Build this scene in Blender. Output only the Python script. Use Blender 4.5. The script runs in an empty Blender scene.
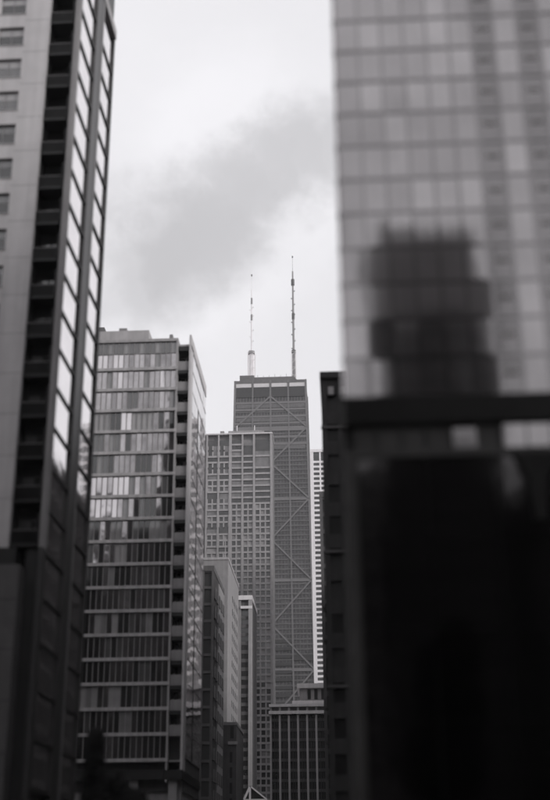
import bpy, bmesh, math, random
from mathutils import Matrix, Vector
R = math.radians
rnd = random.Random(7)
scn = bpy.context.scene
COL = scn.collection

# ------------------------------------------------------------------ camera
PITCH, YAW, ROLL, EYE = R(22), R(3.1), R(0.4), 1.7
fwd = Vector((-math.sin(YAW)*math.cos(PITCH), math.cos(YAW)*math.cos(PITCH), math.sin(PITCH)))
r0 = Vector((math.cos(YAW), math.sin(YAW), 0)); u0 = r0.cross(fwd)
cright = r0*math.cos(ROLL) - u0*math.sin(ROLL)
cup = u0*math.cos(ROLL) + r0*math.sin(ROLL)
cam = bpy.data.cameras.new('camera'); camo = bpy.data.objects.new('camera', cam); COL.objects.link(camo)
m = Matrix((cright, cup, -fwd)).transposed().to_4x4(); m.translation = (0, 0, EYE)
camo.matrix_world = m
cam.sensor_fit = 'HORIZONTAL'; cam.sensor_width = 24; cam.lens = 1200/550*24
cam.clip_start = 0.05; cam.clip_end = 9000
cam.dof.use_dof = True; cam.dof.focus_distance = 420; cam.dof.aperture_fstop = 0.112
scn.camera = camo

# ------------------------------------------------------------------ sky, sun, exposure
SUN_EL, SUN_AZ = R(25), R(122)          # azimuth from +Y (street direction) clockwise: behind the viewer, to the right
w = bpy.data.worlds.new('World'); scn.world = w; w.use_nodes = True
nt = w.node_tree; nt.nodes.clear(); N = nt.nodes.new; L = nt.links.new
out = N('ShaderNodeOutputWorld'); bg = N('ShaderNodeBackground'); bg.inputs['Strength'].default_value = 0.1
L(bg.outputs[0], out.inputs[0])
sky = N('ShaderNodeTexSky'); sky.sky_type = 'NISHITA'; sky.sun_disc = False
sky.sun_elevation = SUN_EL; sky.sun_rotation = SUN_AZ; sky.dust_density = 3
bw = N('ShaderNodeRGBToBW'); L(sky.outputs[0], bw.inputs[0])
tc = N('ShaderNodeTexCoord')
def sky_dir(x, y): return (fwd + cright*((x-275)/1200) + cup*((400-y)/1200)).normalized()
wn = N('ShaderNodeTexNoise'); wn.inputs['Scale'].default_value = 8; wn.inputs['Detail'].default_value = 8; wn.inputs['Roughness'].default_value = .58
L(tc.outputs['Generated'], wn.inputs['Vector'])
ws = N('ShaderNodeVectorMath'); ws.operation = 'SUBTRACT'; L(wn.outputs['Color'], ws.inputs[0]); ws.inputs[1].default_value = (.5, .5, .5)
wm = N('ShaderNodeVectorMath'); wm.operation = 'MULTIPLY_ADD'; L(ws.outputs[0], wm.inputs[0]); wm.inputs[1].default_value = (.15, .15, .15)
L(tc.outputs['Generated'], wm.inputs[2])
blob = None
for (x, y, rad, amt) in ((135, 268, .07, .75), (162, 256, .075, 1.), (195, 244, .072, 1.), (228, 222, .066, 1.), (258, 197, .058, .95), (288, 176, .054, .9), (320, 158, .052, .85), (360, 140, .052, .8), (100, 300, .05, .5)):
    d = N('ShaderNodeVectorMath'); d.operation = 'DISTANCE'; L(wm.outputs[0], d.inputs[0]); d.inputs[1].default_value = sky_dir(x, y)
    mr = N('ShaderNodeMapRange'); mr.interpolation_type = 'SMOOTHSTEP'
    mr.inputs['From Min'].default_value = rad; mr.inputs['From Max'].default_value = rad*.3
    mr.inputs['To Min'].default_value = 0; mr.inputs['To Max'].default_value = amt
    L(d.outputs['Value'], mr.inputs['Value'])
    if blob is None: blob = mr.outputs[0]
    else:
        mx = N('ShaderNodeMath'); mx.operation = 'MAXIMUM'; L(blob, mx.inputs[0]); L(mr.outputs[0], mx.inputs[1]); blob = mx.outputs[0]
cn = N('ShaderNodeTexNoise'); cn.inputs['Scale'].default_value = 3.2; cn.inputs['Detail'].default_value = 6; cn.inputs['Roughness'].default_value = .5; cn.inputs['Distortion'].default_value = .4
L(tc.outputs['Generated'], cn.inputs['Vector'])
cr = N('ShaderNodeMapRange'); cr.inputs['From Min'].default_value = .35; cr.inputs['From Max'].default_value = .68
cr.inputs['To Min'].default_value = 10.4; cr.inputs['To Max'].default_value = 9.4
L(cn.outputs['Fac'], cr.inputs['Value'])
cm = N('ShaderNodeMapRange'); cm.inputs['To Min'].default_value = 1.0; cm.inputs['To Max'].default_value = .68; L(blob, cm.inputs['Value'])
ml = N('ShaderNodeMath'); ml.operation = 'MULTIPLY'; L(cr.outputs[0], ml.inputs[0]); L(cm.outputs[0], ml.inputs[1])
lit = None
for (x, y, rad) in ((255, 290, .06), (300, 240, .05), (190, 318, .05), (340, 215, .05), (230, 120, .09)):
    d = N('ShaderNodeVectorMath'); d.operation = 'DISTANCE'; L(wm.outputs[0], d.inputs[0]); d.inputs[1].default_value = sky_dir(x, y)
    mr = N('ShaderNodeMapRange'); mr.interpolation_type = 'SMOOTHSTEP'
    mr.inputs['From Min'].default_value = rad; mr.inputs['From Max'].default_value = rad*.3; mr.inputs['To Max'].default_value = .055
    L(d.outputs['Value'], mr.inputs['Value'])
    if lit is None: lit = mr.outputs[0]
    else:
        mx = N('ShaderNodeMath'); mx.operation = 'MAXIMUM'; L(lit, mx.inputs[0]); L(mr.outputs[0], mx.inputs[1]); lit = mx.outputs[0]
la = N('ShaderNodeMath'); la.operation = 'ADD'; la.inputs[1].default_value = 1; L(lit, la.inputs[0])
lmul = N('ShaderNodeMath'); lmul.operation = 'MULTIPLY'; L(ml.outputs[0], lmul.inputs[0]); L(la.outputs[0], lmul.inputs[1]); ml = lmul
mixv = N('ShaderNodeMix'); mixv.data_type = 'FLOAT'; mixv.inputs[0].default_value = .9
L(bw.outputs[0], mixv.inputs[2]); L(ml.outputs[0], mixv.inputs[3])
tint = N('ShaderNodeMix'); tint.data_type = 'RGBA'; tint.blend_type = 'MULTIPLY'; tint.inputs[0].default_value = 1
L(mixv.outputs[0], tint.inputs[6]); tint.inputs[7].default_value = (.995, .985, 1.02, 1)
L(tint.outputs[2], bg.inputs['Color'])

sun = bpy.data.lights.new('sun', 'SUN'); sun.energy = 1.5; sun.angle = R(14); sun.color = (1, .985, .97)
suno = bpy.data.objects.new('sun', sun); COL.objects.link(suno)
sd = Vector((math.sin(SUN_AZ)*math.cos(SUN_EL), math.cos(SUN_AZ)*math.cos(SUN_EL), math.sin(SUN_EL)))
suno.rotation_euler = (-sd).to_track_quat('-Z', 'Y').to_euler(); suno.location = sd*400

vs = scn.view_settings; vs.view_transform = 'Standard'; vs.look = 'None'; vs.exposure = 0; vs.gamma = 1; vs.use_curve_mapping = False
scn.cycles.use_denoising = True
scn.cycles.max_bounces = 6; scn.cycles.glossy_bounces = 4

# ------------------------------------------------------------------ materials (all neutral: a black and white picture)
MATS = {}
def mat(name, v, rough=.8, metal=0., var=.12, scale=.6, streak=0., bump=0., bscale=3., coat=0., spec=.5, fine=0.):
    """v: base grey; var: noise variation; streak: rain streaks running down; bump: ripple of panes"""
    if name in MATS: return MATS[name]
    mt = bpy.data.materials.new(name); mt.use_nodes = True; t = mt.node_tree; n = t.nodes.new; l = t.links.new
    b = t.nodes['Principled BSDF']; b.inputs['Roughness'].default_value = rough; b.inputs['Metallic'].default_value = metal
    b.inputs['Coat Weight'].default_value = coat; b.inputs['Coat Roughness'].default_value = .04; b.inputs['Coat IOR'].default_value = 1.9; b.inputs['Specular IOR Level'].default_value = spec
    g = n('ShaderNodeNewGeometry')
    nz = n('ShaderNodeTexNoise'); nz.inputs['Scale'].default_value = scale; nz.inputs['Detail'].default_value = 6; nz.inputs['Roughness'].default_value = .6
    l(g.outputs['Position'], nz.inputs['Vector'])
    mr = n('ShaderNodeMapRange'); mr.inputs['From Min'].default_value = .3; mr.inputs['From Max'].default_value = .7
    mr.inputs['To Min'].default_value = 1-var; mr.inputs['To Max'].default_value = 1+var
    l(nz.outputs['Fac'], mr.inputs['Value']); val = mr.outputs[0]
    def extra(vec, amt):
        nonlocal val
        mp = n('ShaderNodeMapping'); mp.inputs['Scale'].default_value = vec; l(g.outputs['Position'], mp.inputs['Vector'])
        z = n('ShaderNodeTexNoise'); z.inputs['Scale'].default_value = 1; z.inputs['Detail'].default_value = 4; l(mp.outputs[0], z.inputs['Vector'])
        r = n('ShaderNodeMapRange'); r.inputs['From Min'].default_value = .35; r.inputs['From Max'].default_value = .65
        r.inputs['To Min'].default_value = 1-amt; r.inputs['To Max'].default_value = 1+amt*.4; l(z.outputs['Fac'], r.inputs['Value'])
        k = n('ShaderNodeMath'); k.operation = 'MULTIPLY'; l(val, k.inputs[0]); l(r.outputs[0], k.inputs[1]); val = k.outputs[0]
    if streak: extra((1.6, 1.6, .05), streak)
    if fine: extra((.9, .9, .9), fine)
    k = n('ShaderNodeMath'); k.operation = 'MULTIPLY'; l(val, k.inputs[0]); k.inputs[1].default_value = v; k.use_clamp = True
    cc = n('ShaderNodeCombineColor'); 
    for i, f in enumerate((1.03, .99, 1.0)):
        q = n('ShaderNodeMath'); q.operation = 'MULTIPLY'; l(k.outputs[0], q.inputs[0]); q.inputs[1].default_value = f; l(q.outputs[0], cc.inputs[i])
    l(cc.outputs[0], b.inputs['Base Color'])
    if bump:
        bz = n('ShaderNodeTexNoise'); bz.inputs['Scale'].default_value = bscale; bz.inputs['Detail'].default_value = 2; l(g.outputs['Position'], bz.inputs['Vector'])
        bp = n('ShaderNodeBump'); bp.inputs['Strength'].default_value = 1; bp.inputs['Distance'].default_value = bump
        l(bz.outputs['Fac'], bp.inputs['Height']); l(bp.outputs[0], b.inputs['Normal'])
    MATS[name] = mt; return mt
asphalt = mat('asphalt', .05, .9, var=.25, scale=.8)
paving = mat('paving', .22, .9, var=.2)
conc_pale = mat('pale concrete', .60, .85, var=.06, streak=.10)
conc = mat('concrete', .42, .85, var=.08, streak=.12)
conc_mid = mat('grey concrete', .30, .85, var=.1, streak=.12)
conc_dark = mat('dark concrete', .12, .85, var=.15, streak=.15)
dark_masonry = mat('dark masonry', .05, .85, var=.25, streak=.2)
slab_conc = mat('slab edge concrete', .5, .85, var=.1, streak=.2)
grid_side = mat('shade-painted stone side', .15, .85, var=.12, streak=.15)  # shade put into the stone colour of the sunlit flank
grid_stone = mat('grey beige stone', .35, .85, var=.1, streak=.12)
white = mat('white paint', .84, .6, var=.05, streak=.08)
blackm = mat('black metal', .018, .5, var=.2)
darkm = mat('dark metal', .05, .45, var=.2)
greym = mat('grey metal', .22, .45, var=.1)
mirror = mat('coated glass', .80, .04, 1., var=.10, scale=.22, bump=.012, bscale=.5)
mirror_wavy = mat('wavy coated glass', .66, .04, 1., var=.08, scale=.3, bump=.02, bscale=.6)
RG = [mat('grey tinted glass %s' % 'abcd'[i], v, .07, 1., var=.12, scale=.25, bump=.003, bscale=.5) for i, v in enumerate((.30, .315, .33, .36))]
RGD = [mat('darker tinted glass %s' % 'ab'[i], v, .10, 1., var=.10, scale=.25, bump=.003, bscale=.5) for i, v in enumerate((.20, .215))]
rmull = mat('mullion metal', .235, .06, 1., var=.1)
black_glass = mat('black glass', .06, .07, 1., var=.3, scale=.15, bump=.012, bscale=.5)
black_stone = mat('black stone', .008, .35, var=.3, spec=.15)
dark_stone = mat('dark grey stone', .03, .5, var=.3, spec=.2)
PG = {'d': mat('dark window glass', .018, .08, coat=.6, var=.3), 'm': mat('half curtained glass', .09,   .25, coat=.9, var=.2, streak=.2),
      'g': mat('net curtain behind glass', .24, .4, coat=.9, var=.15, streak=.15), 'l': mat('pale blind behind glass', .36, .4, coat=.6, var=.08, streak=.06),
      'r': mat('dim mirroring glass', .30, .07, 1., var=.25, scale=.5, streak=.15, bump=.03, bscale=.35),
      'q': mat('grey mirroring glass', .42, .07, 1., var=.2, scale=.5, streak=.1, bump=.03, bscale=.35),
      's': mat('sky mirroring glass', .62, .08, 1., var=.12, scale=.12, bump=.03, bscale=.35)}
hwin = mat('far window glass', .08, .25, .2, var=.35, scale=.16, fine=.5)
hbronze = mat('dark anodised cladding', .115, .5, var=.12, scale=.08, fine=.2)
hbrace = mat('brace cladding', .155, .5, var=.08)
hlite = mat('pale crown band', .6, .5, var=.08)
gridw = mat('far dark window', .035, .2, var=.5, scale=.3, coat=.3)
gridw2 = mat('far curtained window', .16, .3, var=.4, scale=.3, coat=.2)
unlit = mat('unlit window', .025, .3, var=.3, spec=.3)
louv = mat('dark louvre', .03, .6, var=.2)
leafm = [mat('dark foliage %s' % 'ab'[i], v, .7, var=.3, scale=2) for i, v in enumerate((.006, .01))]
barkm = mat('bark', .03, .9, var=.3, scale=4)

# ------------------------------------------------------------------ building helpers
def cube_pd(boxes):
    V, Fc = [], []
    for (cx, cy, cz, dx, dy, dz) in boxes:
        o = len(V); hx, hy, hz = dx/2, dy/2, dz/2
        for sx, sy, sz in ((-1,-1,-1),(1,-1,-1),(1,1,-1),(-1,1,-1),(-1,-1,1),(1,-1,1),(1,1,1),(-1,1,1)):
            V.append((cx+sx*hx, cy+sy*hy, cz+sz*hz))
        for f in ((0,3,2,1),(4,5,6,7),(0,1,5,4),(1,2,6,5),(2,3,7,6),(3,0,4,7)): Fc.append(tuple(i+o for i in f))
    return V, Fc
def link(name, me, parent=None, loc=(0,0,0), rot=None):
    o = bpy.data.objects.new(name, me); COL.objects.link(o)
    if parent is not None: o.parent = parent
    o.location = loc
    if rot: o.rotation_euler = rot
    return o
def joined(name, parent, boxes, m, stuff=False):
    me = bpy.data.meshes.new(name); V, Fc = cube_pd(boxes); me.from_pydata(V, [], Fc); me.materials.append(m)
    o = link(name, me, parent)
    if stuff: o['kind'] = 'stuff'
    return o
CACHE = {}
def piece(name, parent, c, d, m, rot=None):
    key = (tuple(round(x, 3) for x in d), m.name)
    if key not in CACHE:
        me = bpy.data.meshes.new(name); V, Fc = cube_pd([(0, 0, 0, *d)]); me.from_pydata(V, [], Fc); me.materials.append(m); CACHE[key] = me
    return link(name, CACHE[key], parent, c, rot)
def span(name, parent, x0, x1, y0, y1, z0, z1, m): return piece(name, parent, ((x0+x1)/2, (y0+y1)/2, (z0+z1)/2), (x1-x0, y1-y0, z1-z0), m)
def sb(x0, x1, y0, y1, z0, z1): return ((x0+x1)/2, (y0+y1)/2, (z0+z1)/2, x1-x0, y1-y0, z1-z0)
def thing(name, label, cat, loc=(0, 0, 0), group=None):
    o = link(name, None, None, loc); o['label'] = label; o['category'] = cat
    if group: o['group'] = group
    return o
def structure(name, boxes, m):
    o = joined(name, None, boxes, m); o['kind'] = 'structure'; return o
def beam(a, b, wx, wy):
    """closed prism from a to b, section wx (along X) by wy (along Y) -> verts, faces"""
    V = []
    for p in (a, b):
        for sx, sy in ((-1,-1),(1,-1),(1,1),(-1,1)): V.append((p[0]+sx*wx/2, p[1]+sy*wy/2, p[2]))
    return V, [(3,2,1,0),(4,5,6,7),(0,1,5,4),(1,2,6,5),(2,3,7,6),(3,0,4,7)]
def mesh_part(name, parent, V, Fc, m, stuff=False):
    me = bpy.data.meshes.new(name); me.from_pydata(V, [], Fc); me.materials.append(m); o = link(name, me, parent)
    if stuff: o['kind'] = 'stuff'
    return o
def merge(parts):
    V, Fc = [], []
    for v, f in parts:
        o = len(V); V += v; Fc += [tuple(i+o for i in q) for q in f]
    return V, Fc
def tube(a, b, r1, r2, n=8):
    a, b = Vector(a), Vector(b); q = (b-a).to_track_quat('Z', 'Y'); V = []
    for p, r in ((a, r1), (b, r2)):
        for i in range(n): V.append(tuple(p + q @ Vector((r*math.cos(2*math.pi*i/n), r*math.sin(2*math.pi*i/n), 0))))
    return V, [(i, (i+1) % n, n+(i+1) % n, n+i) for i in range(n)] + [tuple(range(n))[::-1], tuple(range(n, 2*n))]

# ------------------------------------------------------------------ the ground
structure('ground', [sb(-1800, 1800, -1500, 3000, -.3, -.004)], asphalt)
structure('road', [sb(-18.5, -3.2, -400, 1200, -.003, .004)], asphalt)
structure('pavement_west', [sb(-24, -18.5, 30, 1200, .0, .14)], paving)
structure('pavement_east', [sb(-3.2, 0.1, 30, 1200, .0, .14)], paving)
lm = thing('lane_marking', 'dashed white centre line painted along the street', 'road marking')
for i in range(40): piece('dash', lm, (-10.8, -60+i*9, .009), (.14, 3, .003), white)

# ------------------------------------------------------------------ generic street-wall building
def block(name, label, x0, x1, y0, y1, h, cladding, glass, bay=3., fl=3.5, pier=.6, band=.9, group=None, parapet=1.2, cap=None, piers_as_parts=False):
    ox, oy = (x0+x1)/2, (y0+y1)/2
    t = thing(name, label, 'building', (ox, oy, 0), group); hx, hy = (x1-x0)/2, (y1-y0)/2
    joined('glazing', t, [(0, 0, (h-.2)/2, 2*hx-.8, 2*hy-.8, h-.2)], glass)
    B, P = [], []
    nf = max(1, int(h/fl))
    for k in range(nf+1):
        z = k*h/nf; a = max(0, z-band/2); b = min(h, z+band/2)
        B.append((0, 0, (a+b)/2, 2*hx-.3, 2*hy-.3, b-a))
    o = joined('spandrel', t, B, cladding, True)
    nx = max(1, round(2*hx/bay)); ny = max(1, round(2*hy/bay))
    for i in range(nx+1):
        x = -hx + pier/2 + i*(2*hx-pier)/nx
        for s in (-1, 1): P.append((x, s*(hy-.25), h/2, pier, .5, h))
    for i in range(1, ny):
        y = -hy + pier/2 + i*(2*hy-pier)/ny
        for s in (-1, 1): P.append((s*(hx-.25), y, h/2, .5, pier, h))
    if piers_as_parts:
        for p in P: piece('pier', t, p[:3], p[3:], cladding)
    else: joined('piers', t, P, cladding, True)
    joined('parapet', t, [(0, 0, h+parapet/2, 2*hx+.1, 2*hy+.1, parapet)], cap or cladding)
    return t

# ------------------------------------------------------------------ apartment tower on the west side (nearest left)
def apartment_tower():
    XE, XW, YS, YN = -22.05, -34., 86., 101.5
    FL, H = 3.46, 84.0
    t = thing('apartment_tower', 'tall pale concrete apartment tower with dark recessed balconies and mirror glass side', 'building', (XE, YS, 0))
    def S(n, x0, x1, y0, y1, z0, z1, m, p=None): return span(n, p or t, x0-XE, x1-XE, y0-YS, y1-YS, z0, z1, m)
    zb = 25.2                                    # top of the podium
    # pale south wall with window openings
    cols = [(-29.25, -26.96)]
    xr = -24.72
    S('wall', xr-2.24+.0, xr, YS, YS+.5, zb, H+2, conc_pale) if False else None
    edges = []
    xs = [xr] + [e for c in cols for e in (c[1], c[0])] + [XW]
    for i in range(0, len(xs), 2): S('wall_pier', xs[i+1], xs[i], YS, YS+.5, zb, H+3, conc_pale)
    nF = int((H-zb)/FL)+1
    z0s = [71.32 - FL*k for k in range(-3, 14)]
    z0s = [z for z in z0s if z > zb+.3 and z+2 < H+2.8]
    for ci, (a, b) in enumerate(cols):
        zz = sorted(z0s); prev = zb
        for z in zz:
            S('spandrel', a, b, YS+.002, YS+.5, prev, z, conc_pale); prev = z+2.0
            fr = S('window', a, b, YS+.30, YS+.36, z, z+2.0, PG['d'] if ci else rnd.choice([PG['d'], PG['m'], PG['g']] if z > 60 else [PG['d'], PG['d'], PG['d'], PG['m']]))
            if ci == 0:
                cx = (a+b)/2 - XE - fr.location.x
                piece('mullion', fr, (0, -.06, 0), (.07, .06, 2.0), greym)
                piece('sill', fr, (0, -.17, -1.03), (b-a+.2, .42, .10), conc)
                piece('shade', fr, (0, -.045, .55), (b-a-.1, .02, .75), PG['l'] if z > 62 else PG['m'])
        S('spandrel', a, b, YS+.002, YS+.5, prev, H+3, conc_pale)
    # panel joints: thin shadow gaps in the pale wall
    for z in z0s:
        for i in range(0, len(xs), 2): S('wall_joint', xs[i+1]+.02, xs[i]-.02, YS-.006, YS+.02, z+2.68, z+2.73, conc_mid)
    # dark balcony recess between wall and corner pier
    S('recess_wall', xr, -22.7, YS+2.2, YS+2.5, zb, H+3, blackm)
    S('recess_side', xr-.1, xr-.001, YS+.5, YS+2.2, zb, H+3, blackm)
    S('corner_pier', -22.4, XE, YS, YS+.5, 25.2, H+3, conc_mid); S('shade_dark_pier', -22.42, XE, YS, YS+.5, 0, 25.2, darkm)  # lower pier darkened: street shade put into its colour
    z = zb; k = 0
    for z in sorted(z0s):
        fz = z-.75
        b = S('balcony', xr+.02, -22.64, YS+.35, YS+2.2, fz-.2, fz, blackm)
        piece('railing', b, (0, -.88, .62), (2.05, .04, 1.0), black_stone)
        piece('hand_rail', b, (0, -.88, 1.15), (2.05, .08, .05), greym)
        piece('door_pane', b, (-.45, .86, 1.35), (.85, .06, 2.1), PG['l'] if z > 66 else (PG['g'] if z > 58 else PG['m']))  # upper left panes paler, window reflection put into their colour
        piece('door_pane', b, (.5, .86, 1.35), (.8, .06, 2.1), PG['d'])
        piece('partition', b, (.98, -.3, 1.4), (.08, 1.2, 2.2), blackm)
    # east side: two bays of mirror glass, dark transoms, dark pier between
    S('core', XW, XE-.6, YS+2.5, YN-.2, 0, H+2, conc_dark)
    S('east_pier', XE-.5, XE+.05, 92.9, 95.3, 0, H, darkm)
    S('corner_strip', XE-.5, XE+.02, YS+.5, YS+1.0, 25.2, H, conc_mid); S('shade_dark_pier', XE-.5, XE+.02, YS+.5, YS+1.0, 0, 25.2, darkm)  # foot of the strip also coloured dark in place of shade
    S('corner_strip', XE-.5, XE+.04, YN-.35, YN, 0, H+1, darkm)
    S('light_strip', XE-.3, XE+.10, 95.3, 95.75, 0, H, greym)
    zs = [76.0 - 3.4*k for k in range(-2, 22)]
    for (a, b) in ((YS+1.0, 92.9), (95.75, YN-.35)):
        for z in zs:
            if z+3.2 > H+1.5 or z < 8: continue
            pn = S('window_pane', XE-.2, XE-.16, a+.05, b-.05, z+.12, z+3.2, mirror)
            pn.rotation_euler = (0, rnd.uniform(-.004, .004), rnd.uniform(-.004, .004))
            S('transom', XE-.3, XE-.02, a, b, z-.10, z+.08, blackm)
            S('mullion', XE-.2, XE-.1, (a+b)/2-.03, (a+b)/2+.03, z+.12, z+3.2, greym) if False else None
    S('parapet', XE-.6, XE+.15, YS+.9, YN-.01, H, H+1.1, conc)
    S('roof_screen', XW+2, XE-.25, YS+1.2, YN-.02, H+1.1, H+13, black_stone)
    # podium under the wall; shade put into its dark colour
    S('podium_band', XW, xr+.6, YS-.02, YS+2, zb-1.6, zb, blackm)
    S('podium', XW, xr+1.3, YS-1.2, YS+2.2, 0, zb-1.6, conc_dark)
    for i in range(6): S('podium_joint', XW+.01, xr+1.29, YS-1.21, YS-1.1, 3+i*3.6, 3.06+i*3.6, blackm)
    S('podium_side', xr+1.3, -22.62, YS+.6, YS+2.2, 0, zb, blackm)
apartment_tower()

# ------------------------------------------------------------------ slab-edge apartment block further up the west side
def banded_block():
    YS, YN, XR, XE = 160., 180., -22.9, -20.95
    H = 76.7; z_top = 71.9; FL = (71.9-16.75)/17
    t = thing('banded_apartment_block', 'mid-rise block with pale slab edges, ribbon windows and a stack of corner balconies', 'building', (XE, YS, 0))
    def S(n, x0, x1, y0, y1, z0, z1, m, p=None): return span(n, p or t, x0-XE, x1-XE, y0-YS, y1-YS, z0, z1, m)
    XW = -52.; XV = -35.6; NP = 16; pw = (XR-.25-XV)/NP
    S('core', XW, -22.95, YS+1.2, YN-.3, 13, H-.6, conc_dark)
    S('roof_slab', XW, XR, YS-.12, YN, H-.45, H, conc)
    S('roof_slab', XR, XE, YS+.3, YN, H-1.4, H-.9, conc)
    S('penthouse', -40, -28.0, YS+4, YN-3, H+.002, 80.1, conc)
    S('corner_pier', XR-.25, XR, YS-.1, YS+1.2, 14, H-.45, conc)
    zl = [z_top - FL*k for k in range(18)]
    # clustered look of panes per floor, floor 0 is the tall top storey
    stuffp = {k: [] for k in 'dmglsrq'}; rest_mull = []
    for fi in range(18):
        zc = zl[fi] if fi else z_top
        S('slab_edge', XW, XR+.001, YS-.16, YS+.9, zc-.22, zc+.22, slab_conc)
        if fi == 0: zt, zb_ = H-.45, zl[0]+.22
        else: zt, zb_ = zl[fi-1]-.22, zl[fi]+.22
        pat = []
        while len(pat) < NP:
            bright = max(0, 1-fi/10)
            kind = rnd.choices('dmglsrq', (.12+.04*fi, .16, .14 if fi < 9 else .06, .10 if fi < 9 else .03, .10*bright, .46, .32))[0]  # pane mix paler high up, darker low down, standing in for street shade
            pat += [kind]*rnd.choice((1, 1, 1, 2) if kind in 'dmgrq' else (2, 3, 4))
        pat = pat[:NP]
        if fi == 0: pat = list('sssqssqrqqrqgrrq')
        if fi == 1: pat = list('rqqgqsqqqqgqqsqq')
        if fi == 6: pat = list('gsssqsssgqgrgqmd')
        if fi == 7: pat = list('rsssssqgqrmddqdd')
        if fi == 15: pat = list('glglrqllddmrdrdm')
        if fi == 12: pat = list('ddqlgqlddmrmgddr')
        for i in range(NP):
            x = XV + i*pw; zt2 = zt; lower = zb_
            if fi == 0:
                S('pane', x+.05, x+pw-.05, YS+.18, YS+.22, zb_+2.35, zt, PG['m' if i % 3 else 'g'])
                S('transom', x, x+pw, YS+.05, YS+.25, zb_+2.25, zb_+2.35, greym); zt2 = zb_+2.25
            pn = S('pane', x+.05, x+pw-.05, YS+.18, YS+.22, lower, zt2, PG[pat[i]])
            if pat[i] in 'srq': pn.rotation_euler = (rnd.uniform(-.01, .03), 0, rnd.uniform(-.01, .01))
            if pat[i] in 'gl' and rnd.random() < .06:      # blind pulled half way: dark glass below
                hgt = (zt2-lower)*rnd.uniform(.25, .6); S('open_gap', x+.06, x+pw-.06, YS+.15, YS+.178, lower+.02, lower+hgt, PG['d'])
            S('mullion', x-.05, x+.05, YS+.02, YS+.25, zb_, zt, conc_mid)
        for i in range(20):
            x = XV - (i+1)*pw
            stuffp[rnd.choice('ddmgl')].append(sb(x-XE+.05, x+pw-XE-.05, .18, .22, zb_, zt)); rest_mull.append(sb(x-XE-.05, x-XE+.05, .02, .25, zb_, zt))
    for k, b in stuffp.items():
        if b: joined('window_ribbon', t, b, PG[k], True)
    joined('mullion_row', t, rest_mull, conc_mid, True)
    # roof clutter
    for x, y, dx, dz in ((-33, 6, 1.2, 1.4), (-30.4, 3, .8, 1.0), (-26.3, 5, 1.6, 1.2), (-24.6, 2.4, .5, 1.8)):
        S('roof_vent', x, x+dx, YS+y, YS+y+1.2, 80.1 if x < -28.5 and y > 4 else H+.001, (80.1 if x < -28.5 and y > 4 else H)+dz, greym)
    # corner balconies
    for fi in range(18):
        fz = zl[fi] if fi else z_top
        b = S('balcony', XR, XE-.3, YS+.25, YS+2.4, fz-.22, fz, conc_mid)
        if fi == 17: continue
        piece('parapet', b, (0, -1.0, .72), (XE-.3-XR-.02, .12, 1.15), conc_mid)
        piece('window_frame', b, (.02, 1.02, 1.55), (1.3, .06, 2.2), conc_mid)
        piece('door_pane', b, (-.28, .97, 1.62), (.5, .04, 1.7), PG['d'])
        piece('door_pane', b, (.34, .97, 1.62), (.42, .04, 1.7), PG['m'] if rnd.random() < .6 else PG['g'])
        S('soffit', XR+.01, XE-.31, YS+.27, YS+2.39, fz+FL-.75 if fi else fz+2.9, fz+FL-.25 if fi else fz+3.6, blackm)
    S('recess_wall', XR-.05, XE-.3, YS+2.4, YS+2.6, 14, H-1.4, conc_dark)
    S('fin_wall', XE-.3, XE, YS-.05, YS+2.6, 15.5, H+.5, conc_pale)
    # east side: panes of wavy coated glass in a pale frame
    S('east_core', -22.94, XE-.12, YS+2.61, YN-.02, 13, H-1.4, conc_dark)
    S('east_coping', XE-.35, XE+.02, YS+2.6, YN, H-.9, H+.5, conc_pale)
    cy = [YS+2.6 + i*(YN-YS-2.6)/5 for i in range(6)]
    zlev = [H-1.0 - FL*k for k in range(19)]
    for i in range(5):
        for k in range(18):
            if i == 2 and k > 1:
                S('vent_opening', XE-.30, XE-.10, cy[i]+.1, cy[i]+1.1, zlev[k+1]+.3, zlev[k]-1.0, blackm)
                pn = S('window_pane', XE-.10, XE-.06, cy[i]+1.2, cy[i+1]-.04, zlev[k+1]+.05, zlev[k]-.05, mirror_wavy)
            else: pn = S('window_pane', XE-.10, XE-.06, cy[i]+.04, cy[i+1]-.04, zlev[k+1]+.05, zlev[k]-.05, mirror_wavy)
            pn.rotation_euler = (0, rnd.uniform(-.012, .012), rnd.uniform(-.010, .010))
    for k in range(1, 19): S('transom', XE-.12, XE-.02, YS+2.6, YN, zlev[k]-.05, zlev[k]+.05, greym)
    # open ground storeys: soffit, set-back pale wall, columns
    S('soffit_edge', XW, XE, YS-.1, YN, 14.3, 15.5, blackm)
    S('base_wall', XW, -30.5, YS+1.6, YN-2, 0, 14.3, conc_pale)
    for x in (-49, -43.5, -38, -32.5, -27.3, -22.2): S('column', x-.55, x+.55, YS+.4, YS+1.5, 0, 14.3, conc)
    S('base_wall', -30.4, XE-.3, YS+1.7, YN-2, 0, 14.3, conc)
banded_block()

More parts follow.
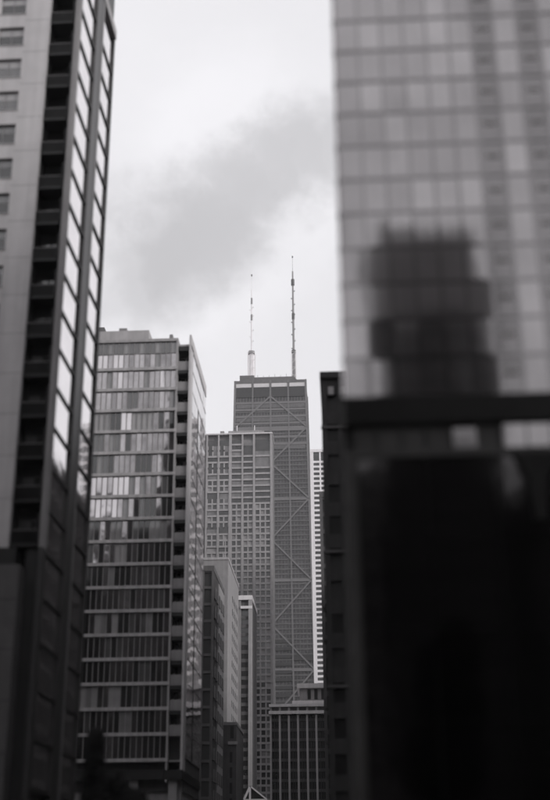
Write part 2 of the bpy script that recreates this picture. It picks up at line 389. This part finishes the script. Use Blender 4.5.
# ------------------------------------------------------------------ glass tower on the east side (nearest right)
def glass_tower():
    XW, XE, YS, YN = .27, 25., 40., 68.; ZP, H = 17.9, 66.
    PWd, PH = .92, 1.52
    t = thing('glass_tower', 'grey curtain wall tower over a black podium, mirroring a dark tower', 'building', (XW, YS, 0))
    def S(n, x0, x1, y0, y1, z0, z1, m, p=None): return span(n, p or t, x0-XW, x1-XW, y0-YS, y1-YS, z0, z1, m)
    S('core', XW+.5, XE-.3, YS+.5, YN-.3, 0, H-.2, blackm)
    rows = int((H-ZP)/PH); cols = int((XE-XW)/PWd)
    restA, restB, restM = [], [], []
    for r in range(rows):
        z = ZP + .04 + r*PH
        for c in range(cols):
            x = XW + .12 + c*PWd; alt = c >= 6 and c % 2 == 0
            if r < 16 and c < 11:
                pn = S('glass_panel', x+.055, x+PWd-.055, YS+.10, YS+.14, z+.06, z+PH-.06, rnd.choice(RGD) if alt else rnd.choice(RG))
                pn.rotation_euler = (rnd.uniform(-.006, .006), 0, rnd.uniform(-.006, .006))
                if alt:
                    piece('vent_flap', pn, (0, -.035, .08), (.5, .03, .16), greym)
                    piece('flap_frame', pn, (0, -.03, -.42), (.7, .02, .22), rmull)
            else: (restB if alt else restA).append(sb(x+.035-XW, x+PWd-.035-XW, .10, .14, z+.06, z+PH-.06))
    joined('upper_glazing', t, restA, RG[1], True); joined('upper_glazing', t, restB, RGD[0], True)
    for r in range(17): S('transom', XW+.02, XE, YS+.05, YS+.16, ZP+.04+r*PH-.05, ZP+.04+r*PH+.05, rmull)
    for c in range(12): S('mullion', XW+.12+c*PWd-.055, XW+.12+c*PWd+.055, YS+.03, YS+.16, ZP, H, rmull)
    joined('upper_mullions', t, [sb(.12+c*PWd-.035, .12+c*PWd+.035, .03, .16, ZP, H) for c in range(12, cols+1)] + [sb(.02, XE-XW, 0, .16, ZP+.04+r*PH-.06, ZP+.04+r*PH+.06) for r in range(17, rows+1)], rmull, True)
    # west side glazing, seen edge-on
    wp = []
    for r in range(rows):
        for k in range(14): wp.append(sb(.03, .07, .25+k*1.95, 2.1+k*1.95, ZP+.1+r*PH, ZP+PH-.02+r*PH))
    joined('west_glazing', t, wp, mirror, True)
    S('west_frame', XW+.075, XW+.4, YS+.17, YN-.1, ZP, H, rmull)
    S('roof_coping', XW-.02, XE+.05, YS-.05, YN, H, H+.6, rmull)
    # podium
    S('fascia', XW+.02, XE, YS-.10, YS+.5, 16.85, ZP-.03, black_stone)
    xs = [XW+.35 + i*.87 for i in range(29)]
    for i in range(28):
        a, b = xs[i], xs[i+1]
        if i == 3: continue
        lit = i in (4, 6, 7, 8)  # glass only where sky reflects; dark stone panes stand in for reflected buildings
        pn = S('clerestory_pane', a+.02, b-.02, YS+.12, YS+.16, 15.9, 16.80, (RGD[0] if i == 4 else RG[0]) if lit else dark_stone)
        if i == 4: pn.rotation_euler = (R(-6.5), 0, 0)  # tipped so this pane mirrors brighter sky
    S('clerestory_pane', xs[3]+.02, xs[4]-.02, YS+.12, YS+.16, 15.9, 16.80, dark_stone)
    for i in range(29): S('clerestory_mullion', xs[i]-.02, xs[i]+.02, YS+.05, YS+.17, 15.88, 16.84, blackm)
    S('ledge', XW+.02, XE, YS-.04, YS+.5, 15.6, 15.86, dark_stone)
    for i in range(10):
        a = XW+.42+i*2.4
        for k in range(5): S('podium_panel', a+.03, a+2.37, YS+.06, YS+.12, .6+k*3.0, 3.56+k*3.0, black_glass)
    S('podium_back', XW+.42, XE-.2, YS+.13, YS+.49, .1, 15.5, black_stone)
    S('corner_column', XW, XW+.40, YS-.02, YS+.45, 0, 15.6, dark_stone)
    S('west_base', XW+.02, XW+.5, YS+.5, YN, 0, ZP, dark_stone)
    for k in range(5): S('column_band', XW-.03, XW+.43, YS-.05, YS+.4, 3.4+k*2.6, 3.52+k*2.6, dark_stone)
    # tapering bracket hanging under the ledge
    V, Fc = [], []
    for z, hw in ((15.6, .75), (14.6, .28), (13.2, .2)):
        for sx, sy in ((-1,-.12),(1,-.12),(1,.1),(-1,.1)): V.append((6.9-XW + sx*hw, sy-.06, z))
    for k in range(2):
        for i in range(4): Fc.append((4*k+i, 4*k+(i+1) % 4, 4*k+4+(i+1) % 4, 4*k+4+i))
    Fc += [(0,1,2,3), (11,10,9,8)]
    mesh_part('bracket', t, V, Fc, black_stone)
    S('lintel', XW+.4, XE, YS-.02, YS+.5, 0, .5, dark_stone)
glass_tower()

# ------------------------------------------------------------------ dark brick building behind the glass tower
def strip_building():
    XW, XE, YS, YN, H = -1.5, 24., 120., 152., 52.6
    t = thing('dark_stone_building', 'dark narrow-looking masonry building squeezed behind the glass tower corner', 'building', (XW, YS, 0))
    def S(n, x0, x1, y0, y1, z0, z1, m, p=None): return span(n, p or t, x0-XW, x1-XW, y0-YS, y1-YS, z0, z1, m)
    S('core', XW+.4, XE-.2, YS+.5, YN-.2, 0, H-.3, blackm)
    px = [XW, XW+.55] ; c = XW+.55; cols = []
    while c < XE-2: cols.append((c, c+1.15)); c += 1.15+.75
    prev = XW
    for a, b in cols: S('pier', prev, a, YS, YS+.45, 0, H, dark_masonry); prev = b
    S('pier', prev, XE, YS, YS+.45, 0, H, dark_masonry)
    for j, (a, b) in enumerate(cols):
        pz = 0
        for k in range(15):
            z = 1.2+k*3.4
            if j < 3:
                S('spandrel', a, b, YS+.05, YS+.45, pz, z, dark_masonry)
                S('window', a, b, YS+.28, YS+.34, z, z+1.9, rnd.choice([unlit, unlit, louv]))
            else: pass
            pz = z+1.9
        if j < 3: S('spandrel', a, b, YS+.05, YS+.45, pz, H, dark_masonry)
    joined('upper_spandrels', t, [sb(a-XW, b-XW, .05, .45, 3.1+k*3.4-1.9 if k else 0, 3.1+k*3.4-.4) for a, b in cols[3:] for k in range(16)], dark_masonry, True)
    S('cornice', XW-.12, XE, YS-.3, YN, H, H+.7, dark_masonry)
    for k in range(4): S('ledge', XW-.08, XE, YS-.12, YS+.3, 6.0+k*13.6, 6.3+k*13.6, conc_dark)
    S('glint_box', XW+.75, XW+1.35, YS-.35, YS-.02, H-2.0, H-1.1, conc)  # pale box standing in for a bright glint
    for k in range(7):
        b = S('fire_balcony', XW-.35, XW+.9, YS+4, YS+6, 8+k*3.4, 8.12+k*3.4, darkm)
        piece('railing', b, (-.6, 0, .55), (.05, 2, 1.0), darkm)
strip_building()

# ------------------------------------------------------------------ more street-wall buildings
block('dark_office_block', 'dark office block behind the dark stone building, mirrored in the tower glass', -1.2, 28, 158, 222, 61, conc_dark, blackm, 4, 3.6)

# narrow dark-fronted building on the west side
def west_row():
    t = block('dark_front_building', 'narrow dark-fronted building just past the banded block', -52, -27.9, 260, 284, 66.4, conc_dark, louv, 2.2, 3.6, pier=.5, band=.6)
    for k in range(14):
        for j in range(5):
            piece('window_bay', t, (12.0, -9+j*4.5, 6+k*4.3), (.5, 2.6, 2.6), conc_dark)
    piece('east_wall', t, (12.02, 5, 40), (.2, 13, 52), conc_mid)
    b = thing('pale_blank_building', 'pale plain-walled building with columns of small windows on its side', 'building', (-30.5, 320, 0))
    span('body', b, -24, 0, 0, 34, 0, 84.4, conc_mid)
    span('coping', b, -24.2, .15, -.15, 34.1, 84.4, 85.1, conc)
    for j in range(5):
        for k in range(20): piece('window', b, (.02, 14+j*4, 8+k*3.6), (.1, 1.5, 1.7), unlit)
    span('roof_mast', b, -1.1, -.9, 2, 2.2, 85.1, 91, conc)
    e = thing('small_dark_tower', 'low dark building with a pale cap band beside the pale plain wall', 'building', (-26.6, 286, 0))
    span('body', e, -8, 1.6, 0, 20, 0, 36.2, conc_dark); span('cap', e, -8.1, 1.75, -.2, 20.1, 36.2, 36.9, conc_mid)
    span('slot_window', e, .2, 1.0, -.12, .1, 33.2, 36.0, blackm); span('ledge', e, -.3, 1.9, -.4, .1, 31.8, 32.5, conc)
    for k in range(8): span('slot_window', e, .1, .7, -.05, .1, 4+k*3.4, 6.4+k*3.4, blackm)
    c = thing('framed_slot_tower', 'slim tower with a pale cap frame and a dark vertical slot of windows', 'building', (-35, 400, 0))
    span('body', c, -12, 5.0, .6, 24, 0, 91, conc_dark)
    span('pale_flank', c, -12, 1.4, 0, .6, 0, 91, conc_mid); span('pale_edge', c, 3.9, 5.2, -.3, .6, 0, 92, conc)
    span('cap_frame', c, -12, 5.2, -.4, 24, 91, 92.5, white); span('cap_frame', c, 1.2, 5.2, -.38, .6, 88.0, 88.9, white)
    for k in range(30):
        span('window', c, 1.5, 3.8, .52, .58, 3+k*2.85, 4.8+k*2.85, gridw); span('spandrel', c, 1.45, 3.85, .35, .62, 1.8+k*2.85, 2.95+k*2.85, conc_dark)
west_row()

# ------------------------------------------------------------------ grid-fronted hotel tower in front of the tall tower
def grid_tower():
    Y = 500.; XL, XR, H = -57.6, -28.6, 188.5
    t = thing('grid_tower', 'pale tower with a square grid of small windows in front of the tall braced tower', 'building', (XL, Y, 0))
    FL = 2.73
    W = XR-XL
    span('body', t, -14, W, .9, 15, 0, H-.5, grid_side)
    span('coping', t, -14, W+.3, -.5, 15, H-.6, H, conc_pale)
    span('roof_block', t, 9, 24, 6, 13, H, H+3.4, conc_mid)
    for x in (12.5, 20.5): span('roof_mast', t, x, x+.3, 9, 9.3, H+3.4, H+7, white)
    # main piers, one part each
    piers = [(-14, -13), (-.2, .5), (5.0, 5.7), (10.0, 11.2), (15.6, 16.3), (20.6, 21.5), (28.2, W+.1)]
    for a, b in piers: span('pier', t, a, b, -.35, .9, 0, H-.6, grid_stone)
    bays = [(.5, 5.0), (5.7, 10.0), (11.2, 15.6), (16.3, 20.6), (21.5, 28.2)]
    F, D, G, M = [], [], [], []
    nf = int(H/FL)
    for bi, (a, b) in enumerate(bays):
        for k in range(nf):
            z = H - 3 - (k+1)*FL
            if z < 0: break
            tall = (bi >= 3 and k in (0, 1)) or (bi == 4 and k == 3) or (bi < 2 and k in (0, 1, 4, 9, 14))
            if not tall: F.append(sb(a, b, -.1, .9, z-.1, z+.75))
            upper = k < 11 if bi > 1 else k % 3 == 0
            n = 1 if upper else (3 if b-a > 5 else 2)
            wv = (b-a)/n
            for i in range(n):
                xa = a+i*wv
                if n > 1: F.append(sb(xa-.30 if i else xa, xa+.30, -.08, .9, z+.75, z+FL-.1)); F.append(sb(xa+wv-.30, xa+wv-.02 if i == n-1 else xa+wv-.0, -.06, .9, z+.75, z+FL-.1)) if i == n-1 else None
                lst = rnd.choices((D, G, M), (.62, .24, .14))[0]
                lst = rnd.choice((D, G)) if tall else lst
                lst.append(sb(xa+.05, xa+wv-.05, .3, .7, z+.72 if not tall else z-.1, z+FL-.1))
    for i in range(7): span('roof_unit', t, 2+i*3.7, 3.2+i*3.7+(i%3)*.6, 2, 4, H, H+.9+(i*7%4)*.35, conc_mid)
    joined('facade_grid', t, F, grid_stone, True)
    joined('dark_windows', t, D, gridw, True); joined('curtained_windows', t, G, gridw2, True); joined('pale_windows', t, M, conc_mid, True)
grid_tower()

# ------------------------------------------------------------------ the tall tapering braced tower
def braced_tower():
    X0, Y0, H = -46.9, 805., 343.; ht, hb, dy = 26.0, 30.5, 34.
    t = thing('braced_skyscraper', 'tall dark tapering skyscraper with crossed braces and twin rooftop antennas', 'skyscraper', (X0, Y0, 0))
    def hw(z): return hb + (ht-hb)*z/H
    V = []
    for z in (0, H-.5):
        h = hw(z)-.7
        for sx, y in ((-1, .7), (1, .7), (1, dy-.7), (-1, dy-.7)): V.append((sx*h, y, z))
    mesh_part('glazing', t, V, [(3,2,1,0),(4,5,6,7),(0,1,5,4),(1,2,6,5),(2,3,7,6),(3,0,4,7)], hwin)
    # floor bands
    Bn, nF = [], 100
    for k in range(nF-4):
        z = k*3.42; h = hw(z)-.25
        Bn.append((0, dy/2, z+.55, 2*h, dy-.5, 1.15))
    joined('floor_bands', t, Bn, hbronze, True)
    # columns: corner and intermediate, each its own part
    for i in range(5):
        f = -1+i*.5; wdt = 1.5 if i in (0, 4) else (.95 if i != 2 else 1.1)
        v, fc = beam((f*(hw(0)-.3), 0, 0), (f*(hw(H)-.3), 0, H), wdt, 1.0); mesh_part('column', t, v, fc, hbrace)
        v, fc = beam((f*(hw(0)-.3), dy, 0), (f*(hw(H)-.3), dy, H), wdt, 1.0); mesh_part('column', t, v, fc, hbronze)
    mul = []
    for i in range(1, 24):
        if i % 6 == 0: continue
        f = -1+i/12; mul.append(beam((f*hw(0), .22, 0), (f*hw(H), .22, H), .3, .5))
    mesh_part('mullions', t, *merge(mul), hbronze, True)
    # crossed braces
    corners = [306, 252.5, 194.5, 134, 70, 3]
    def brace(x0, z0, x1, z1):
        v = []
        for (x, z) in ((x0, z0), (x1, z1)):
            for dz, y in ((-.75, -.55), (.75, -.55), (.75, .5), (-.75, .5)): v.append((x, y, z+dz))
        mesh_part('brace', t, v, [(0,1,2,3),(7,6,5,4),(0,4,5,1),(1,5,6,2),(2,6,7,3),(3,7,4,0)], hbrace)
    for s in (-1, 1): brace(s*(hw(306)-.4), 306, s*.3, 330)
    for a, b in zip(corners, corners[1:]):
        mz = (a+b)/2
        for s in (-1, 1):
            brace(s*(hw(a)-.4), a, s*.3, mz+.4); brace(s*.3, mz-.4, s*(hw(b)-.4), b)
    for z in corners: span('tier_band', t, -hw(z)+.1, hw(z)-.1, -.12, 1, z-1.0, z+1.0, hbrace)
    # crown: pale band, dark plant floors
    span('crown_band', t, -ht-.05, ht+.05, -.2, dy+.2, H-2.2, H, hbronze)
    for i in range(4): span('pale_panel', t, -ht+.8+i*13.0, -ht+12.2+i*13.0, -.1, .3, H-5.2, H-2.3, hlite)
    span('plant_floor', t, -ht+.3, ht-.3, -.12, 2, H-13, H-5.4, louv)
    for k in range(7):
        z = H-17.5-k*5.3
        span('plant_band', t, -ht+.5-k*.05, ht-.5+k*.05, -.16, 1, z-.8, z+.8, hbrace)
        if k % 2 == 0: span('louvre_band', t, -12.5, -.8, -.1, .6, z-4.3, z-1.0, louv) if k == 4 else span('louvre_band', t, -ht+1.2, ht-1.2, -.02, .6, z-4.0, z-1.0, hbronze)
    for k in range(9):
        z = 111+k*5.1
        span('louvre_band', t, .9, 13.2, -.30, .6, z, z+2.3, louv)
    span('louvre_band', t, 14.5, 27, -.30, .6, 140, 144, louv)
    # roof plant
    v, fc = [], []
    for z, a, b in ((H, -22.3, 20.5), (H+4.4, -19.5, 17)):
        for x, y in ((a, 4), (b, 4), (b, dy-4), (a, dy-4)): v.append((x, y, z))
    mesh_part('roof_plant', t, v, [(3,2,1,0),(4,5,6,7),(0,1,5,4),(1,2,6,5),(2,3,7,6),(3,0,4,7)], hbronze)
    span('roof_hut', t, -22.6, -12, 2, 10, H+.02, H+5.2, hbronze)
    for i in range(9): span('roof_rail_post', t, -18+i*4.2, -17.8+i*4.2, 4, 4.2, H+4.4, H+5.6+rnd.random(), darkm)
    # the antennas
    def antenna(x, top, base_w, heavy):
        y = dy/2
        a = mesh_part('antenna', t, *merge([tube((x, y, H+4), (x, y, H+30), base_w*.38, base_w*.34), tube((x, y, H+30), (x, y, H+62), .85 if heavy else .62, .8 if heavy else .55),
            tube((x, y, H+62), (x, y, top-12), .8 if heavy else .5, .55 if heavy else .35), tube((x, y, top-12), (x, y, top), .14, .08)]), greym if heavy else white)
        legs = []
        for sx in (-1, 1):
            for sy in (-1, 1): legs.append(tube((x+sx*base_w/2, y+sy*base_w/2, H+4), (x+sx*base_w/2, y+sy*base_w/2, H+30), .22, .22, 5))
        for k in range(9):
            z = H+4+k*3.2
            for sy in (-1, 1): legs.append(tube((x-base_w/2, y+sy*base_w/2, z), (x+base_w/2, y+sy*base_w/2, z+(3.2 if k % 2 else 0)), .14, .14, 5))
        mesh_part('lattice', a, *merge(legs), white)
        mesh_part('mast_collar', a, *tube((x, y, H+29), (x, y, H+31), base_w*.5, base_w*.5, 12), darkm if heavy else greym)
        mesh_part('mast_collar', a, *tube((x, y, H+57), (x, y, H+62), 1.1 if heavy else .75, 1.1 if heavy else .75, 10), darkm if heavy else greym)
        mesh_part('mast_head', a, *tube((x, y, top-24), (x, y, top-19), 1.3 if heavy else .7, 1.3 if heavy else .7, 8), darkm if heavy else greym)
        for k in range(10):
            z = H+33+k*5.2+rnd.uniform(-2, 2)
            if z > top-26: break
            mesh_part('antenna_dish', a, *tube((x+(.7 if k % 2 else -.7), y-.7, z), (x+(1.5 if k % 2 else -1.5), y-.9, z+.6), .25, .4, 7), white if not heavy else darkm)
        mesh_part('beacon', a, *tube((x, y, top), (x, y, top+1.4), .5, .5, 8), darkm)
    antenna(-61.9+46.9, 438, 5.2, False)
    antenna(-30.2+46.9, 453, 3.4, True)
braced_tower()

# ------------------------------------------------------------------ white-framed tower right of the braced tower
def white_tower():
    XL, Y, H, W = -14.7, 620., 221.6, 44.
    t = thing('white_grid_tower', 'bright white framed tower with small dark windows beside the braced skyscraper', 'building', (XL, Y, 0))
    span('body', t, .3, W-.2, .6, 27, 0, H-.4, gridw)
    span('corner_pier', t, 0, 1.9, 0, 1.4, 0, H, white)
    span('roof_edge', t, -.1, W, -.1, 27, H-.4, H+1.2, white)
    x = 1.9; P = []; Bd = []
    xs = []
    while x < W-1.5: xs.append(x); x += 3.6
    for i, x in enumerate(xs):
        if i: span('pier', t, x-.4, x+.4, .05, .9, 0, H-.4, white)
    for k in range(79):
        z = H-6.6-k*2.75
        if z < 1: break
        Bd.append(sb(1.91, W-.3, .12, .8, z, z+1.15))
    joined('slab_bands', t, Bd, white, True)
    Wn = []
    for k in range(79):
        for i in range(6): Wn.append(sb(-.02, .3, 3+i*3.6, 4.6+i*3.6, 2+k*2.75, 3.5+k*2.75))
    span('side_wall', t, .0, .28, 1.4, 27, 0, H-.4, white)
    joined('side_windows', t, Wn, gridw, True)
white_tower()

# ------------------------------------------------------------------ low pier-fronted office building
def pier_building():
    XL, Y, H, W = -18.05, 300., 40.3, 24.
    t = thing('pier_fronted_office', 'low dark office building with pale vertical piers and a pale cornice', 'building', (XL, Y, 0))
    span('body', t, .2, W, .7, 30, 0, H-.1, gridw)
    for i in range(10): span('pier', t, i*2.22-.05 if i else 0, i*2.22+.42, 0, .9, 0, H, conc_pale)
    for i in range(9):
        for f in (.36, .68): span('thin_mullion', t, i*2.22+.42+1.8*f, i*2.22+.54+1.8*f, .2, .8, 0, H, darkm)
    for k in range(17):
        z = 1.0+k*2.35
        span('spandrel', t, .46, W-.2, .35, .8, z, z+.7, conc_dark)
    span('cornice', t, -.25, W, -.5, 30, H, H+.75, white)
    span('attic', t, .3, W, .25, 29, H+.75, H+1.75, conc_dark)
    for i in range(10): span('attic_block', t, i*2.22, i*2.22+.5, -.1, .6, H+.75, H+1.75, conc)
    span('coping', t, -.2, W, -.45, 30, H+1.75, H+2.4, white)
    p = span('penthouse', t, 7.2, W-1, 3, 16, H+2.4, H+6.6, conc_mid)
    span('penthouse_roof', t, 6.6, W-.5, 2.3, 16.6, H+6.6, H+7.7, conc_pale)
    span('penthouse_base', t, 5.4, W-.4, 2.2, 16.8, H+2.4, H+3.5, conc_pale)
    for i in range(3): span('penthouse_window', t, 9.2+i*1.7, 10.0+i*1.7, 2.9, 3.02, H+3.9, H+6.3, blackm)
pier_building()

# ------------------------------------------------------------------ white gabled skylight on a low roof
def gable_house():
    X, Y = -32.6, 390.
    t = thing('gabled_pavilion', 'low building topped by a white framed triangular skylight', 'building', (X, Y, 0))
    span('body', t, -4, 9, .5, 14, 0, 25.6, conc_dark)
    span('eaves', t, .9, 8.2, -.3, .5, 25.6, 26.4, white)
    for a, b in (((2.9, 0, 30.2), (8.0, 0, 26.3)), ((2.9, 0, 30.2), (1.0, 0, 26.3))):
        v, f = beam(a, b, .7, .7); mesh_part('rafter', t, v, f, white)
    span('king_post', t, 2.55, 3.15, -.2, .3, 26.4, 30.0, white)
    mesh_part('skylight_glass', t, [(1.2, .4, 26.4), (7.8, .4, 26.4), (2.9, .4, 30), (1.2, 13, 26.4), (7.8, 13, 26.4), (2.9, 13, 30)], [(0,1,2),(3,5,4),(0,2,5,3),(1,4,5,2),(0,3,4,1)], gridw)
gable_house()

# ------------------------------------------------------------------ dark street trees under the banded block
def tree(name, label, x, y, lobes, trunk_h, n, seed, leaf=1.):
    rg = random.Random(seed)
    t = thing(name, label, 'tree', (x, y, .14), 'street trees')
    parts = [tube((0, 0, 0), (.05, .03, trunk_h), .16, .10, 9)]
    for i in range(7):
        a = rg.uniform(0, 6.28); z = trunk_h*rg.uniform(.55, 1); lb = rg.choice(lobes)
        parts.append(tube((0, 0, z), (lb[0]+math.cos(a)*lb[3]*.6, lb[1]+math.sin(a)*lb[3]*.6, lb[2]+rg.uniform(-.3, .5)*lb[4]), .06, .02, 6))
    mesh_part('trunk', t, *merge(parts), barkm)
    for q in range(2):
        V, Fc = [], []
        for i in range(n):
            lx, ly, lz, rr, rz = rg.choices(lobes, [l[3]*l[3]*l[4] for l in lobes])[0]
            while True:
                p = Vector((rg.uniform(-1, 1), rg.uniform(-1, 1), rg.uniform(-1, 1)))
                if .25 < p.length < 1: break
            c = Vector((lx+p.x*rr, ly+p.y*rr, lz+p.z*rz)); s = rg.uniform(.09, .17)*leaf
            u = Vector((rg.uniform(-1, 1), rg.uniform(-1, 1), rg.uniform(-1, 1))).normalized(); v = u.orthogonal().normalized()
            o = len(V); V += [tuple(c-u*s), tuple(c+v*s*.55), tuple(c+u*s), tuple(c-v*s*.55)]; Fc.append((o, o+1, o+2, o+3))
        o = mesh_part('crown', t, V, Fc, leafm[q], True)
tree('columnar_tree', 'tall dark columnar street tree in front of the banded block', -14.15, 70, [(0, 0, 7.4, .62, 2.2), (.05, .1, 5.0, .9, 2.6), (.0, 0, 9.2, .55, .8)], 6.5, 9000, 3)
tree('round_tree', 'low dark round-headed tree beside the columnar tree', -12.6, 71, [(-.6, 0, 6.1, .9, 1.7), (.0, 0, 5.2, 1.1, 1.7), (.75, .1, 5.6, .65, 1.15)], 4.2, 9000, 5)

# ------------------------------------------------------------------ city mirrored in the glass, and unseen towers added to shade the street
def dark_tower():
    t = thing('dark_stepped_tower', 'dark tower with a notched top mirrored in the grey glass', 'building', (14.0, -70, 0))
    span('body', t, -8.2, 8.0, -16, 0, 0, 74, conc_dark)
    span('middle', t, -8.5, 7.7, -15, -.6, 74, 80.5, conc_mid); span('top', t, -8.3, 7.4, -14, -1.2, 80.5, 88.8, conc_mid)
    for i in range(5): span('crenel', t, -7.0+i*2.8, -5.6+i*2.8, -13, -1.4, 88.8, 89.4, conc_mid)
    for i in range(6): span('pier', t, -7.3+i*2.8, -6.7+i*2.8, 0, .4, 0, 74, conc_dark)
    B = [sb(-7.5, 7.5, .0, .2, k*3.7, k*3.7+2.0) for k in range(20)]
    joined('window_bands', t, B, louv, True)
dark_tower()
block('mid_rise_block', 'dark mid-rise block next to the notched dark tower', 24, 46, -92, -62, 50, conc_dark, louv, 3, 3.6)
block('mid_rise_block', 'pale mid-rise corner block beside the notched dark tower', -2, 5.2, -96, -66, 50, conc, gridw, 2.5, 3.6)
block('tall_shade_tower', 'added unseen tower, very tall and dark, shading the street, across the side street from the glass tower', 50, 96, -80, -35, 150, conc_dark, louv, 4, 3.8)  # unseen tower added so its shadow darkens the lower floors
block('added_shade_tower', 'added wide dark tower that blocks sky light, across the street from the notched dark tower', -75, -24, -90, -25, 100, conc_dark, louv, 4, 3.8)  # unseen, put in to cut sky light from behind
block('added_shade_block', 'added dark block that shades the apartment tower, next door to the glass tower', 27, 60, 42, 100, 82, conc_dark, louv, 4, 3.8)  # unseen, height set for its shadow on the apartment tower
block('corner_shade_block', 'added dark corner block that blocks low sky light, next door to the pale apartment tower', -80, -48, 20, 75, 60, conc_dark, louv, 4, 3.8)  # unseen, height set to cut low sky light and reflections

block('set_back_shade_tower', 'added tall dark tower that shades the banded block, set back behind the dark stone building', 27, 62, 104, 152, 80, conc_dark, louv, 4, 3.8)  # added out of view to shadow the lower banded block
block('added_shade_tower', 'added tall pale tower with dark windows that shades the grid tower, standing behind the pier-fronted office', 4, 44, 385, 470, 150, conc_pale, gridw, 3.2, 3.4, pier=.8, band=1.3)  # added unseen to shadow the grid tower; also mirrored in side panes
block('street_block', 'dark block overlapping the side of the white framed tower', -3.7, 48, 230, 275, 73.5, conc_dark, louv, 2.6, 3.4)
block('back_row_shade_block', 'added dark block that shades the street, in the row behind the pier-fronted office', 62, 110, 240, 330, 90, conc_dark, louv, 4, 3.8)  # unseen, height set for the shadow it throws across the street
block('back_row_shade_tower', 'added tall dark tower that blocks sky light, in the row behind the dark-fronted narrow building', -120, -66, 215, 300, 130, conc_dark, louv, 4, 3.8)  # the back-row towers are hidden occluders, added to darken the street
block('back_row_shade_tower', 'added tall dark tower that blocks sky light, in the row behind the pale plain-walled building', -130, -66, 310, 420, 150, conc_dark, louv, 4, 3.8)
block('back_row_shade_tower', 'added broad dark tower that blocks sky light, in the row behind the banded apartment block', -120, -56, 110, 200, 95, conc_dark, louv, 4, 3.8)
block('back_row_shade_tower', 'added tall dark tower that blocks sky light, next to the pale grid tower', -140, -76, 430, 540, 150, conc_dark, louv, 4, 3.8)
block('street_end_shade_tower', 'added very tall dark tower that blocks sky light, closing the far end of the street', -55, -1, -200, -150, 170, conc_dark, louv, 4, 3.8)  # hidden sky blocker added to dim the low street
tree('street_tree', 'broad dark street tree mirrored in the black podium glass', 7.4, -10, [(0, 0, 14, 2.6, 4.5), (-.6, 0, 9.5, 3.2, 3.5), (1.2, 0, 17.5, 1.9, 2.6)], 10, 14000, 9, 2.2)

# ------------------------------------------------------------------ thin city haze
hz = joined('haze', None, [sb(-1500, 1500, -1200, 2400, -1.3, 470)], asphalt, True)
hm = bpy.data.materials.new('haze'); hm.use_nodes = True; hm.node_tree.nodes.clear()
ho = hm.node_tree.nodes.new('ShaderNodeOutputMaterial'); hv = hm.node_tree.nodes.new('ShaderNodeVolumePrincipled')
hv.inputs['Density'].default_value = .00013; hv.inputs['Color'].default_value = (.9, .9, .92, 1)
hm.node_tree.links.new(hv.outputs[0], ho.inputs['Volume']); hz.data.materials.clear(); hz.data.materials.append(hm)
